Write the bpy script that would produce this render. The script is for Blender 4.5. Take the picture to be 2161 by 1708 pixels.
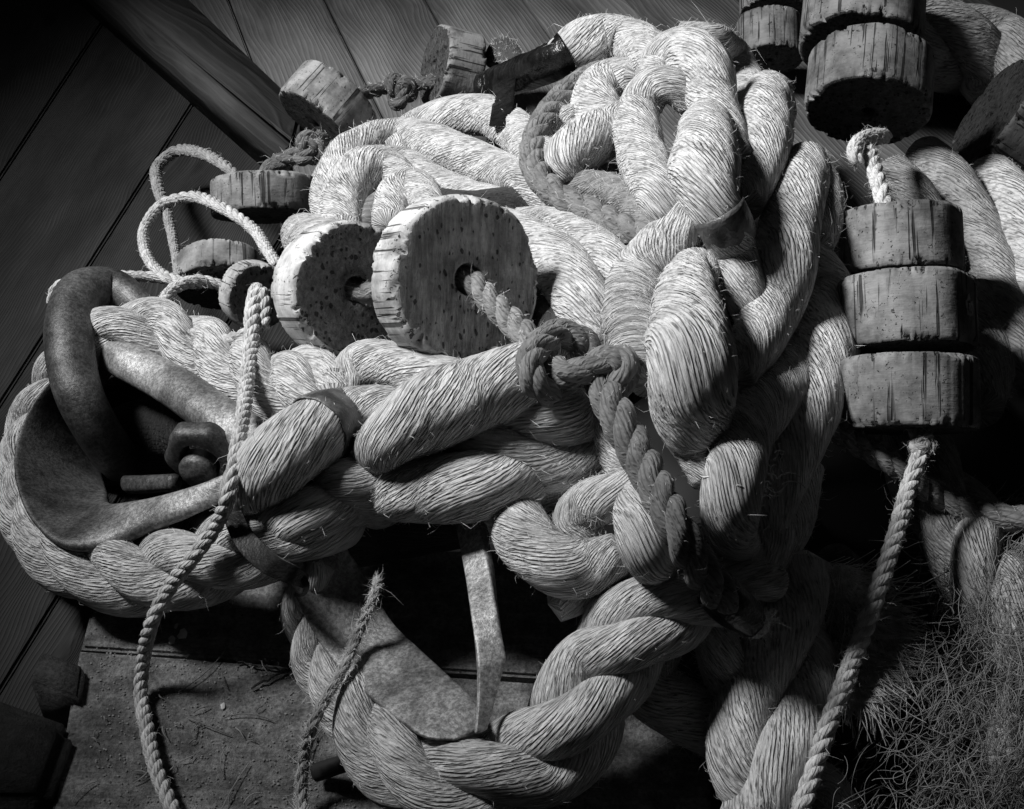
import bpy, bmesh, math, random
import numpy as np
from mathutils import Vector, Matrix
random.seed(7); RNG = np.random.default_rng(7)
R = math.radians
for o in list(bpy.data.objects): bpy.data.objects.remove(o)
scene = bpy.context.scene
COL = scene.collection

# ------------------------------------------------------------------ camera
# photo coordinates used below run 0..2161 across and 0..1708 down
PW, PH, F = 2161.0, 1708.0, 3001.0
CAM = np.array([0.0, -1.17, 1.05]); PITCH = R(42)
EX = np.array([1.0, 0, 0]); EU = np.array([0, math.sin(PITCH), math.cos(PITCH)])
EB = np.array([0, -math.cos(PITCH), math.sin(PITCH)])          # towards the viewer
cd = bpy.data.cameras.new('camera'); cam = bpy.data.objects.new('camera', cd); COL.objects.link(cam)
cam.location = CAM; cam.rotation_euler = (R(90) - PITCH, 0, 0)
cd.sensor_width = 36; cd.lens = 36 * F / PW; cd.clip_start = .01; cd.clip_end = 60
scene.camera = cam

# ------------------------------------------------------------------ light
w = bpy.data.worlds.new('World'); scene.world = w; w.use_nodes = True
w.node_tree.nodes['Background'].inputs[0].default_value = (1, 1, 1, 1)
w.node_tree.nodes['Background'].inputs[1].default_value = 0.010
LDIR = -.64 * EX + .57 * EU + .50 * EB; LDIR /= np.linalg.norm(LDIR)
LTGT = np.array([.12, .22, .2])
ld = bpy.data.lights.new('window_light', 'SPOT'); lamp = bpy.data.objects.new('window_light', ld); COL.objects.link(lamp)
lamp.location = LTGT + LDIR * 2.6
lamp.rotation_euler = Vector(-LDIR).to_track_quat('-Z', 'Y').to_euler()
ld.energy = 525; ld.shadow_soft_size = .30; ld.spot_size = R(46); ld.spot_blend = 1.0
scene.view_settings.view_transform = 'Standard'; scene.view_settings.look = 'None'
scene.view_settings.exposure = 0; scene.view_settings.gamma = 1
scene.cycles.max_bounces = 4; scene.cycles.diffuse_bounces = 2

# ------------------------------------------------------------------ the mound the heap lies on
ANCH = np.array([
 (60,1000,.05),(150,620,.11),(300,700,.12),(250,1250,.06),(500,950,.15),(640,940,.19),(900,900,.21),(640,1090,.14),
 (980,590,.24),(720,620,.19),(540,620,.14),(750,380,.12),(1000,300,.12),(1250,100,.2),(1450,150,.26),(1480,400,.29),
 (1640,300,.24),(1200,330,.21),(1150,520,.19),(1450,750,.28),(1700,500,.22),(1750,700,.17),(1550,1000,.23),(1680,1100,.15),
 (1200,1150,.16),(1370,1100,.21),(1350,1300,.14),(1100,1650,.06),(680,1400,.04),(1250,1500,.09),(1600,1550,.07),(1950,600,.12),
 (1850,150,.14),(2100,250,.08),(1950,850,.12),(2100,500,.08),(2050,1100,.08),(2050,1500,.08),(1820,1350,.07),
 (560,420,.05),(690,230,.05),(850,190,.04),(950,150,.05),(460,560,.07),(350,450,.05),(400,600,.11),(1630,60,.06),
 (1300,600,.22),(1100,800,.23),(500,1150,.09),(850,1150,.08),
 (0,0,0),(300,300,0),(600,0,0),(1000,-100,0),(1500,-100,0),(2161,0,.02),(0,600,0),(0,1450,0),(300,1500,0),(300,1750,0),(600,1750,0),
 (2300,1750,.05),(1850,1800,.05),(1500,1800,.04)], float)
def mound(px, py):
    d2 = ((ANCH[:,0]-px)**2 + (ANCH[:,1]-py)**2) + 40.0**2
    wt = d2**-1.7
    return float((wt*ANCH[:,2]).sum()/wt.sum())
def ray(px, py):
    d = -EB + EX*((px-PW/2)/F) + EU*(-(py-PH/2)/F)
    return d
def W(px, py, lift=0.0):
    """place in the world: over the mound where the photo shows it, lifted by so many photo pixels"""
    d = ray(px, py); t = (mound(px,py) - CAM[2]) / d[2]
    return CAM + d*(t - lift*.00045)
def G(px, py, z=0.0):
    d = ray(px, py); return CAM + d*((z - CAM[2])/d[2])
def depth(P): return float(np.dot(CAM - P, EB))
def S(P): return depth(P)/F                                     # metres per photo pixel there

# ------------------------------------------------------------------ node helpers
def newmat(name):
    m = bpy.data.materials.new(name); m.use_nodes = True
    nt = m.node_tree; nt.nodes.clear()
    out = nt.nodes.new('ShaderNodeOutputMaterial'); b = nt.nodes.new('ShaderNodeBsdfPrincipled')
    nt.links.new(b.outputs[0], out.inputs[0]); b.inputs['Roughness'].default_value = .9
    b.inputs['Specular IOR Level'].default_value = .15
    return m, nt, b
class NG:
    def __init__(s, nt): s.nt = nt
    def _in(s, sock, v):
        if v is None: return
        if hasattr(v, 'is_output'): s.nt.links.new(v, sock)
        else: sock.default_value = v
    def math(s, op, a, b=None, c=None, clamp=False):
        n = s.nt.nodes.new('ShaderNodeMath'); n.operation = op; n.use_clamp = clamp
        for i, v in enumerate((a, b, c)): s._in(n.inputs[i], v)
        return n.outputs[0]
    def comb(s, x=0., y=0., z=0.):
        n = s.nt.nodes.new('ShaderNodeCombineXYZ')
        for i, v in enumerate((x, y, z)): s._in(n.inputs[i], v)
        return n.outputs[0]
    def sep(s, v):
        n = s.nt.nodes.new('ShaderNodeSeparateXYZ'); s._in(n.inputs[0], v); return n.outputs
    def noise(s, vec, scale=1., detail=3., rough=.55, dist=0.):
        n = s.nt.nodes.new('ShaderNodeTexNoise'); s._in(n.inputs['Vector'], vec)
        n.inputs['Scale'].default_value = scale; n.inputs['Detail'].default_value = detail
        n.inputs['Roughness'].default_value = rough; n.inputs['Distortion'].default_value = dist
        return n.outputs['Fac']
    def voro(s, vec, scale=1., feat='F1', rand=1.):
        n = s.nt.nodes.new('ShaderNodeTexVoronoi'); s._in(n.inputs['Vector'], vec); n.feature = feat
        n.inputs['Scale'].default_value = scale; n.inputs['Randomness'].default_value = rand
        return n.outputs['Distance']
    def white(s, v):
        n = s.nt.nodes.new('ShaderNodeTexWhiteNoise'); n.noise_dimensions = '1D'; s._in(n.inputs['W'], v); return n.outputs['Value']
    def ramp(s, v, a, b, lo=0., hi=1.):
        n = s.nt.nodes.new('ShaderNodeMapRange'); n.interpolation_type = 'SMOOTHSTEP'
        s._in(n.inputs[0], v); n.inputs[1].default_value = a; n.inputs[2].default_value = b
        n.inputs[3].default_value = lo; n.inputs[4].default_value = hi
        return n.outputs[0]
    def grey(s, v):
        n = s.nt.nodes.new('ShaderNodeCombineColor')
        for i in range(3): s._in(n.inputs[i], v)
        return n.outputs[0]
    def tint(s):
        n = s.nt.nodes.new('ShaderNodeObjectInfo')
        return s.sep(n.outputs['Color'])[0], n.outputs['Random']
    def coord(s, which):
        n = s.nt.nodes.new('ShaderNodeTexCoord'); return n.outputs[which]
    def bump(s, h, dist, strength=1., normal=None):
        n = s.nt.nodes.new('ShaderNodeBump'); n.inputs['Strength'].default_value = strength
        n.inputs['Distance'].default_value = dist; s._in(n.inputs['Height'], h)
        if normal is not None: s._in(n.inputs['Normal'], normal)
        return n.outputs[0]

def rope_mat(name, base, ply_len, dash=.5, bumpd=.0016, dirt=.35, slant=.45):
    m, nt, b = newmat(name); g = NG(nt)
    u, v, _ = g.sep(g.coord('UV'))
    tint, rnd = g.tint()
    wob = g.noise(g.comb(g.math('MULTIPLY', u, .28), g.math('MULTIPLY', v, .3), g.math('MULTIPLY', rnd, 50.)), 1., 3.)
    vv = g.math('ADD', v, g.math('MULTIPLY', g.math('SUBTRACT', wob, .5), 2.2))
    fv = g.math('FRACT', vv); iv = g.math('FLOOR', vv); r1 = g.white(iv)
    groove = g.math('POWER', g.math('ABSOLUTE', g.math('MULTIPLY_ADD', fv, 2., -1.)), 2.4)
    # each yarn is itself twisted: long grains lying in staggered rows
    q = g.comb(g.math('ADD', g.math('MULTIPLY', u, 1./ply_len), g.math('MULTIPLY', vv, slant)), vv, 0.)
    def vor(feat):
        n = nt.nodes.new('ShaderNodeTexVoronoi'); n.voronoi_dimensions = '2D'; n.feature = feat
        nt.links.new(q, n.inputs['Vector']); n.inputs['Scale'].default_value = 1.; n.inputs['Randomness'].default_value = .62
        return n.outputs['Distance'], n.outputs.get('Color')
    grain, gc = vor('F1'); edge, _e = vor('DISTANCE_TO_EDGE')
    gr = g.sep(gc)[0]
    fib = g.noise(g.comb(g.math('MULTIPLY', u, 2.2), g.math('MULTIPLY', v, 4.), rnd), 1., 4., .7)
    blot = g.noise(g.comb(g.math('MULTIPLY', u, .4), g.math('MULTIPLY', v, .2), g.math('MULTIPLY', rnd, 31.)), 1., 4., .6)
    gapn = g.noise(g.comb(g.math('MULTIPLY', u, .9), g.math('MULTIPLY', v, .8), g.math('MULTIPLY', rnd, 17.)), 1., 3., .6)
    # open gaps between the grains: their shade is put into the colour
    gap = g.math('MULTIPLY', g.ramp(grain, .36, .12), g.math('MULTIPLY', g.ramp(gapn, .36, .6), g.ramp(g.sep(gc)[1], .35, .6)))
    loose = g.ramp(g.noise(g.comb(g.math('MULTIPLY', u, .45), g.math('MULTIPLY', v, .4), g.math('MULTIPLY', rnd, 23.)), 1., 3., .6), .34, .64, .16, 1.1)
    h = g.math('ADD', g.math('MULTIPLY', g.ramp(edge, 0., .3), .45), g.math('MULTIPLY', g.math('MULTIPLY', g.math('SUBTRACT', 1., groove), loose), 1.25))
    h = g.math('ADD', h, g.math('MULTIPLY', fib, .8)); h = g.math('SUBTRACT', h, g.math('MULTIPLY', gap, 1.0))
    nt.links.new(g.bump(h, bumpd), b.inputs['Normal'])
    c = g.math('MULTIPLY', tint, base)
    c = g.math('MULTIPLY', c, g.math('MULTIPLY_ADD', gr, .2, .88))
    c = g.math('MULTIPLY', c, g.ramp(fib, .25, .75, .8, 1.1))
    c = g.math('MULTIPLY', c, g.ramp(blot, .3, .62, 1. - dirt, 1.05))
    c = g.math('MULTIPLY', c, g.math('MULTIPLY_ADD', g.math('MULTIPLY', groove, loose), -.42, 1.))  # grooves between yarns darkened in place of the shade in them
    c = g.math('MULTIPLY', c, g.math('MULTIPLY_ADD', gap, -dash*1.3, 1., clamp=True))
    nt.links.new(g.grey(c), b.inputs['Base Color'])
    b.inputs['Sheen Weight'].default_value = .1
    return m
M_ROPE = rope_mat('cotton_hawser', .75, 1.3, .55, .0022, .3)
M_GREY = rope_mat('weathered_rope', .32, .6, .5, .0007, .4)
M_CORD = rope_mat('pale_cord', .62, .5, .4, .0006)

def wood_mat(name, base, ring=60., warp=1., contrast=.35, dusty=0.):
    m, nt, b = newmat(name); g = NG(nt)
    u, v, _ = g.sep(g.coord('UV')); tint, rnd = g.tint()
    off = g.math('MULTIPLY', rnd, 40.)
    n1 = g.noise(g.comb(g.math('MULTIPLY', u, 2.2), g.math('MULTIPLY', v, 7.), off), 1., 2.5, .5)
    kn = g.voro(g.comb(g.math('MULTIPLY', u, 4.2), g.math('MULTIPLY', v, 11.), off), 1.)
    f = g.math('ADD', g.math('MULTIPLY', v, ring), g.math('ADD', g.math('MULTIPLY', n1, 22.*warp), g.math('DIVIDE', .9, g.math('ADD', kn, .16))))
    wv = g.math('MULTIPLY_ADD', g.math('SINE', g.math('MULTIPLY', f, 6.2832)), .5, .5)
    ringl = g.math('POWER', wv, 2.5)
    fine = g.noise(g.comb(g.math('MULTIPLY', u, 22.), g.math('MULTIPLY', v, 600.), off), 1., 3., .6)
    blot = g.noise(g.comb(g.math('MULTIPLY', u, 3.), g.math('MULTIPLY', v, 9.), off), 1., 4., .6)
    knot = g.ramp(kn, .15, .05)
    c = g.math('MULTIPLY', tint, base)
    c = g.math('MULTIPLY', c, g.math('MULTIPLY_ADD', ringl, contrast*1.3, 1.-contrast*.5))
    c = g.math('MULTIPLY', c, g.math('MULTIPLY_ADD', fine, .7, .65))
    c = g.math('MULTIPLY', c, g.ramp(blot, .3, .7, .55, 1.35))
    c = g.math('MULTIPLY', c, g.math('MULTIPLY_ADD', knot, -.55, 1.))
    h = g.math('ADD', g.math('MULTIPLY', ringl, .5), g.math('MULTIPLY', fine, .5))
    if dusty:
        p = g.coord('Object')
        grit = g.noise(p, 260., 5., .75); lump = g.noise(p, 38., 5., .65)
        c = g.math('MULTIPLY', c, g.ramp(grit, .35, .62, .55, 1.2)); c = g.math('MULTIPLY', c, g.ramp(lump, .35, .65, .6, 1.3))
        spk = g.ramp(g.voro(p, 62.), .1, .05); c = g.math('MULTIPLY', c, g.math('MULTIPLY_ADD', spk, -.7, 1.))
        h = g.math('ADD', g.math('MULTIPLY', h, .3), g.math('ADD', g.math('MULTIPLY', grit, 1.6), g.math('MULTIPLY', lump, 2.)))
    nt.links.new(g.grey(c), b.inputs['Base Color'])
    nt.links.new(g.bump(h, .0012 if not dusty else .002), b.inputs['Normal'])
    b.inputs['Roughness'].default_value = .75; b.inputs['Specular IOR Level'].default_value = .25
    return m
M_DECK = wood_mat('deck_pine', .15, 130., .5, .11)
M_DARK = wood_mat('dark_boards', .03, 260., 1.3, .3)
M_BEAM = wood_mat('beam_wood', .05, 60., .15, .15)
M_DUST = wood_mat('dusty_boards', .16, 50., .5, .2, 1.)
M_PALE = wood_mat('pale_board', .26, 60., .5, .2)

def cork_mats():
    res = []
    for kind in ('side', 'face', 'grain_face'):
        m, nt, b = newmat('cork_' + kind); g = NG(nt)
        p = g.coord('Object'); x, y, z = g.sep(p); tint, rnd = g.tint()
        off = g.math('MULTIPLY', rnd, 9.)
        if kind == 'side':
            q = g.comb(g.math('ADD', x, off), y, g.math('MULTIPLY', z, .035))
            crack = g.noise(q, 150., 3., .65, .3); cr = g.ramp(crack, .57, .63)
            seg = g.noise(g.comb(g.math('ADD', x, off), y, g.math('MULTIPLY', z, .35)), 42., 2.)
            cr = g.math('MULTIPLY', cr, g.ramp(seg, .36, .46))
            pits = g.ramp(g.noise(g.comb(g.math('ADD', x, off), y, z), 300., 3., .6, .5), .63, .69)
            pits = g.math('MULTIPLY', pits, g.ramp(g.noise(p, 40., 2.), .42, .56))
            dark = g.math('MAXIMUM', cr, pits)
            band = g.noise(g.comb(g.math('ADD', x, off), y, g.math('MULTIPLY', z, 6.)), 60., 4., .6)
            blot = g.noise(g.comb(g.math('ADD', x, off), y, z), 22., 5., .65)
            c = g.math('MULTIPLY', g.math('MULTIPLY', tint, .46), g.ramp(blot, .32, .64, .42, 1.2))
            c = g.math('MULTIPLY', c, g.ramp(band, .3, .7, .9, 1.06))
            c = g.math('MULTIPLY', c, g.math('MULTIPLY_ADD', dark, -.8, 1.))
            h = g.math('SUBTRACT', g.math('ADD', g.math('MULTIPLY', band, .25), g.math('MULTIPLY', blot, .9)), g.math('MULTIPLY', dark, 1.2))
            nt.links.new(g.bump(h, .0022), b.inputs['Normal'])
        else:
            sx = .16 if kind == 'grain_face' else .8
            q = g.comb(g.math('ADD', x, off), g.math('MULTIPLY', y, sx), z)
            st = g.noise(q, 190., 5., .7, .4)
            pv = g.comb(g.math('ADD', x, off), g.math('MULTIPLY', y, .6 if kind == 'grain_face' else .85), z)
            wv = nt.nodes.new('ShaderNodeVectorMath'); wv.operation = 'ADD'; nt.links.new(pv, wv.inputs[0])
            wn = g.noise(pv, 170., 2.); nt.links.new(g.comb(g.math('MULTIPLY', wn, .005), g.math('MULTIPLY', wn, -.004), 0.), wv.inputs[1])
            vn = nt.nodes.new('ShaderNodeTexVoronoi'); nt.links.new(wv.outputs[0], vn.inputs['Vector']); vn.inputs['Scale'].default_value = 200. if kind == 'face' else 240.
            sz = g.math('POWER', g.sep(vn.outputs['Color'])[0], 2.2); lim = g.math('MULTIPLY', sz, .55 if kind == 'face' else .40)
            p1 = g.ramp(g.math('SUBTRACT', vn.outputs['Distance'], lim), .03, -.06)
            p2 = g.ramp(g.noise(pv, 90., 4., .65, .8), .68 if kind == 'face' else .74, .76)
            pts = g.math('MAXIMUM', p1, p2)
            lum = g.noise(p, 45., 5., .7)
            c = g.math('MULTIPLY', g.math('MULTIPLY', tint, .20 if kind == 'face' else .36), g.ramp(st, .32, .68, .62, 1.25))
            c = g.math('MULTIPLY', c, g.ramp(lum, .3, .7, .7, 1.2))
            c = g.math('MULTIPLY', c, g.math('MULTIPLY_ADD', pts, -.75, 1.))
            h = g.math('ADD', g.math('MULTIPLY', st, 2.2), g.math('MULTIPLY', lum, 1.5)); h = g.math('SUBTRACT', h, g.math('MULTIPLY', pts, 1.6))
            nt.links.new(g.bump(h, .0042), b.inputs['Normal'])
        nt.links.new(g.grey(c), b.inputs['Base Color']); res.append(m)
    return res
M_CS, M_CF, M_CG = cork_mats()

def metal_mat():
    m, nt, b = newmat('galvanised_iron'); g = NG(nt); p = g.coord('Object'); tint, rnd = g.tint()
    a = g.noise(p, 15., 6., .6); f = g.noise(p, 300., 4., .75); sp = g.noise(p, 110., 3., .6)
    c = g.math('MULTIPLY', g.math('MULTIPLY', tint, .22), g.ramp(a, .36, .64, .5, 1.3))
    c = g.math('MULTIPLY', c, g.ramp(f, .38, .62, .62, 1.35))
    at = nt.nodes.new('ShaderNodeAttribute'); at.attribute_name = 'crown_shade'
    c = g.math('MULTIPLY', c, g.math('MULTIPLY_ADD', at.outputs['Fac'], -.68, 1.)); c = g.math('MULTIPLY', c, g.ramp(sp, .3, .6, .7, 1.1))  # attribute darkens the thimble crown: its shade is put into the colour
    nt.links.new(g.grey(c), b.inputs['Base Color'])
    b.inputs['Metallic'].default_value = .35; b.inputs['Roughness'].default_value = .45; b.inputs['Specular IOR Level'].default_value = .4
    nt.links.new(g.bump(g.math('ADD', f, g.math('MULTIPLY', a, 2.5)), .0007), b.inputs['Normal'])
    return m
M_METAL = metal_mat()
def tape_mat(name, base, rough, spec):
    m, nt, b = newmat(name); g = NG(nt); p = g.coord('Object'); tint, rnd = g.tint()
    n = g.noise(p, 60., 4., .6); s = g.noise(p, 400., 2.)
    c = g.math('MULTIPLY', base, g.ramp(n, .35, .65, .5, 1.5)); nt.links.new(g.grey(g.math('MULTIPLY', c, tint)), b.inputs['Base Color'])
    b.inputs['Roughness'].default_value = rough; b.inputs['Specular IOR Level'].default_value = spec
    nt.links.new(g.bump(g.math('ADD', g.math('MULTIPLY', n, 2.), g.math('MULTIPLY', s, .4)), .0012), b.inputs['Normal'])
    return m
M_BLACK = tape_mat('black_tape', .008, .3, .5)
M_TAPE = tape_mat('grey_tape', .10, .4, .4)
M_STRAP = tape_mat('leather_strap', .012, .5, .3)
def plain(name, v, rough=.8):
    m, nt, b = newmat(name); g = NG(nt); p = g.coord('Object')
    nt.links.new(g.grey(g.math('MULTIPLY', v, g.ramp(g.noise(p, 90., 4.), .3, .7, .7, 1.3))), b.inputs['Base Color'])
    b.inputs['Roughness'].default_value = rough; return m
M_NET = plain('net_twine', .24, .5); M_FUZZ = plain('rope_fuzz', .7); M_HAIR = plain('frayed_fibre', .5, .6)
M_TWINE_SHADE = plain('shade_twine', .05, .6); M_CRUMB = plain('crumbs', .2); M_FLAKE = plain('paint_flakes', .5)

# ------------------------------------------------------------------ mesh helpers
def link(name, me, mat, parent=None):
    o = bpy.data.objects.new(name, me); COL.objects.link(o)
    for m in (mat if isinstance(mat, (list, tuple)) else [mat]): me.materials.append(m)
    if parent is not None: o.parent = parent
    return o
def thing(name, label, cat, loc, group=None):
    o = bpy.data.objects.new(name, None); COL.objects.link(o); o.location = loc; o.empty_display_size = .02
    o['label'] = label; o['category'] = cat
    if group: o['group'] = group
    bpy.context.view_layer.update()
    return o
def tag(o, label, cat, group=None):
    o['label'] = label; o['category'] = cat
    if group: o['group'] = group
    return o
def struct(o): o['kind'] = 'structure'; return o
def mesh_np(name, V, Fq, uv=None, mats=None, tris=None):
    """numpy mesh: V (n,3), Fq (m,4) quads, tris (k,3)"""
    me = bpy.data.meshes.new(name); V = np.asarray(V, np.float32)
    loops = [np.asarray(Fq, np.int32).ravel()] if len(Fq) else []
    counts = [np.full(len(Fq), 4, np.int32)] if len(Fq) else []
    if tris is not None and len(tris): loops.append(np.asarray(tris, np.int32).ravel()); counts.append(np.full(len(tris), 3, np.int32))
    loops = np.concatenate(loops); counts = np.concatenate(counts)
    starts = np.concatenate(([0], np.cumsum(counts)[:-1])).astype(np.int32)
    me.vertices.add(len(V)); me.vertices.foreach_set('co', V.ravel())
    me.loops.add(len(loops)); me.loops.foreach_set('vertex_index', loops)
    me.polygons.add(len(counts)); me.polygons.foreach_set('loop_start', starts)
    me.polygons.foreach_set('use_smooth', np.ones(len(counts), bool))
    if mats is not None: me.polygons.foreach_set('material_index', np.asarray(mats, np.int32))
    if uv is not None:
        l = me.uv_layers.new(name='UVMap'); l.data.foreach_set('uv', np.asarray(uv, np.float32).ravel())
    me.update(calc_edges=True); me.validate()
    return me
def spline(P, n_per=24, closed=False):
    """centripetal Catmull-Rom through rows of P (any width), resampled"""
    P = np.asarray(P, float)
    if closed: Q = np.vstack((P[-1], P, P[0], P[1]))
    else: Q = np.vstack((2*P[0]-P[1], P, 2*P[-1]-P[-2]))
    out = []
    for i in range(1, len(Q)-2):
        p0, p1, p2, p3 = Q[i-1], Q[i], Q[i+1], Q[i+2]
        k = lambda a, b: max(1e-6, np.linalg.norm((b-a)[:3]))**.5
        t0 = 0; t1 = t0+k(p0,p1); t2 = t1+k(p1,p2); t3 = t2+k(p2,p3)
        t = np.linspace(t1, t2, n_per, endpoint=False)[:,None]
        A1 = (t1-t)/(t1-t0)*p0+(t-t0)/(t1-t0)*p1; A2 = (t2-t)/(t2-t1)*p1+(t-t1)/(t2-t1)*p2; A3 = (t3-t)/(t3-t2)*p2+(t-t2)/(t3-t2)*p3
        B1 = (t2-t)/(t2-t0)*A1+(t-t0)/(t2-t0)*A2; B2 = (t3-t)/(t3-t1)*A2+(t-t1)/(t3-t1)*A3
        out.append((t2-t)/(t2-t1)*B1+(t-t1)/(t2-t1)*B2)
    out.append(Q[-2:-1] if not closed else P[:1]); return np.vstack(out)
def resample(C, ds):
    L = np.concatenate(([0], np.cumsum(np.linalg.norm(np.diff(C[:,:3], axis=0), axis=1))))
    n = max(4, int(L[-1]/ds)+1); s = np.linspace(0, L[-1], n)
    return np.stack([np.interp(s, L, C[:,k]) for k in range(C.shape[1])], 1), s
def frames(P):
    T = np.gradient(P, axis=0); T /= np.linalg.norm(T, axis=1)[:,None]+1e-12
    N = np.zeros_like(P); a = EB if abs(np.dot(T[0], EB)) < .9 else EU
    n = a - np.dot(a, T[0])*T[0]; N[0] = n/np.linalg.norm(n)
    for i in range(1, len(P)):
        n = N[i-1] - np.dot(N[i-1], T[i])*T[i]; N[i] = n/(np.linalg.norm(n)+1e-12)
    return T, N, np.cross(T, N)
def path(pts):
    """(x, y, lift, radius in photo px) -> smooth rows of world x, y, z, radius"""
    C = []
    for x, y, l, r in pts:
        p = W(x, y, l); C.append((*p, r*S(p)))
    C = spline(C); C[:,3] = np.maximum(C[:,3], .0005); return C

def strand_mesh(C, name='strand', yarns=40, tw=.35, ds=.0042, nv_per=2, ridge=.012, lump=.03, fuzz=500, fuzz_len=.0042, cap=True, seed=0):
    rng = np.random.default_rng(seed + int(abs(C[0,0])*1e4) % 9999)
    C, s = resample(C, ds); P = C[:,:3]; r = C[:,3]; n = len(P); nv = yarns*nv_per
    T, N, B = frames(P)
    tv = tw if np.ndim(tw) else np.full(2, tw)
    twl = np.interp(np.linspace(0,1,n), np.linspace(0,1,len(tv)), tv)
    phi0 = np.concatenate(([0], np.cumsum(np.diff(s)*(twl[1:]/np.maximum(r[1:], 1e-4)))))
    k = np.arange(nv); a = 2*np.pi*k/nv
    frac = (k % nv_per)/nv_per; prof = np.abs(np.sin(np.pi*frac+.4))**.7        # 0 in the groove, 1 on the yarn
    yi = k//nv_per; yr = rng.normal(0, 1, yarns)
    ph = rng.uniform(0, 6.28, yarns); fr = rng.uniform(25, 55, yarns)
    rad = 1 - ridge + ridge*1.25*prof[None,:]
    yl = (yr[yi][None,:]*.35 + np.sin(s[:,None]*fr[yi][None,:]+ph[yi][None,:])*.65)
    rad = rad + max(ridge,.022)*.55*yl*prof[None,:]
    low = sum(np.sin(s[:,None]*rng.uniform(8,40)+m*a[None,:]+rng.uniform(0,6.28)) for m in (1,2,2,3))/2.2
    rad = rad + lump*low
    ang = a[None,:] + phi0[:,None]
    rr = r[:,None]*rad
    V = P[:,None,:] + rr[:,:,None]*(np.cos(ang)[:,:,None]*N[:,None,:] + np.sin(ang)[:,:,None]*B[:,None,:])
    idx = np.arange(n*nv).reshape(n, nv)
    i0 = idx[:-1]; i1 = idx[1:]
    quads = np.stack((i0, np.roll(i0,-1,1), np.roll(i1,-1,1), i1), -1).reshape(-1,4)
    u = s*100
    U0 = np.broadcast_to(u[:-1,None], (n-1,nv)); U1 = np.broadcast_to(u[1:,None], (n-1,nv))
    v0 = np.broadcast_to(k[None,:]/nv_per, (n-1,nv)); v1 = v0 + 1./nv_per
    uv = np.stack((np.stack((U0,v0),-1), np.stack((U0,v1),-1), np.stack((U1,v1),-1), np.stack((U1,v0),-1)), 2).reshape(-1,2)
    V = V.reshape(-1,3); tris = []; tuv = []
    if cap:
        for e, row in ((0, idx[0]), (n-1, idx[-1])):
            c = len(V); V = np.vstack((V, P[e] + T[e]*(r[e]*.35)*(1 if e else -1)))
            nx = np.roll(row,-1)
            t = np.stack((row, nx, np.full(nv,c)),-1) if e else np.stack((nx, row, np.full(nv,c)),-1)
            tris.append(t); tuv.append(np.stack((np.full((nv,3), u[e])+np.array([0,0,.8]), np.stack((k/nv_per,(k+1)/nv_per,(k+.5)/nv_per),-1)),-1).reshape(-1,2))
    tris = np.vstack(tris) if tris else np.zeros((0,3),int)
    uv = np.vstack([uv]+tuv) if tuv else uv
    mats = np.zeros(len(quads)+len(tris), int)
    if fuzz:
        m = int(fuzz); ii = rng.integers(1, n-1, m); kk = rng.integers(0, nv, m)
        base = V[idx[ii,kk]]; out = base - P[ii]; out /= np.linalg.norm(out,axis=1)[:,None]+1e-9
        d = T[ii]*rng.choice([-1,1],m)[:,None]*rng.uniform(.3,1.,m)[:,None] + out*rng.uniform(.1,.75,m)[:,None] + rng.normal(0,.45,(m,3))
        d /= np.linalg.norm(d,axis=1)[:,None]; Ln = rng.exponential(fuzz_len, m)[:,None] + .002
        mid = base + d*Ln*.5 + out*Ln*.12; end = base + d*Ln - out*Ln*.15 + rng.normal(0,.25,(m,3))*Ln
        sd = np.cross(d, EB); sd /= np.linalg.norm(sd,axis=1)[:,None]+1e-9; wd = .00012
        c = len(V); V = np.vstack((V, base-sd*wd, base+sd*wd, mid-sd*wd, mid+sd*wd, end))
        b = c+np.arange(m); q2 = np.stack((b, b+m, b+3*m, b+2*m),-1); t2 = np.stack((b+2*m, b+3*m, b+4*m),-1)
        nq = len(quads); quads = np.vstack((quads, q2)); ntri0 = len(tris); tris = np.vstack((tris, t2))
        uvq = uv[:nq*4]; uvt = uv[nq*4:]
        uv = np.vstack((uvq, np.zeros((m*4,2)), uvt, np.zeros((m*3,2))))
        mats = np.concatenate((np.zeros(nq,int), np.ones(m,int), np.zeros(ntri0,int), np.ones(m,int)))
    return mesh_np(name, V, quads, uv, mats, tris)
def strand(parent, pts, mat=None, tw=.35, tint=1., **kw):
    C = path(pts) if not isinstance(pts, np.ndarray) else pts
    me = strand_mesh(C - np.array([*parent.location, 0.]), tw=tw, **kw)
    o = link('strand', me, [mat or M_ROPE, M_FUZZ], parent); o.color = (tint,tint,tint,1)
    return o, C
def laid(parent, C, k=3, pitch=None, phase=0., hand=1, off=.50, rs=.54, mat=None, tint=1., yt=None, ends=1., **kw):
    """k strands laid round the path rows C (x y z R)"""
    C, s = resample(C, min(.006, float(C[:,3].mean())*.3)); P = C[:,:3]; Rr = C[:,3]; T, N, B = frames(P)
    pt = pitch if pitch else 6.2
    dphi = np.concatenate(([0], np.cumsum(np.diff(s)*2*np.pi/(pt*Rr[1:]))))*hand
    yt = yt if yt is not None else -hand*2*np.pi*off/pt*.9
    for i in range(k):
        a = phase + 2*np.pi*i/k + dphi
        Q = P + (Rr*off)[:,None]*(np.cos(a)[:,None]*N + np.sin(a)[:,None]*B)
        D = np.column_stack((Q, Rr*rs)); strand(parent, D, mat, yt, tint, seed=i*77, **kw)
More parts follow.
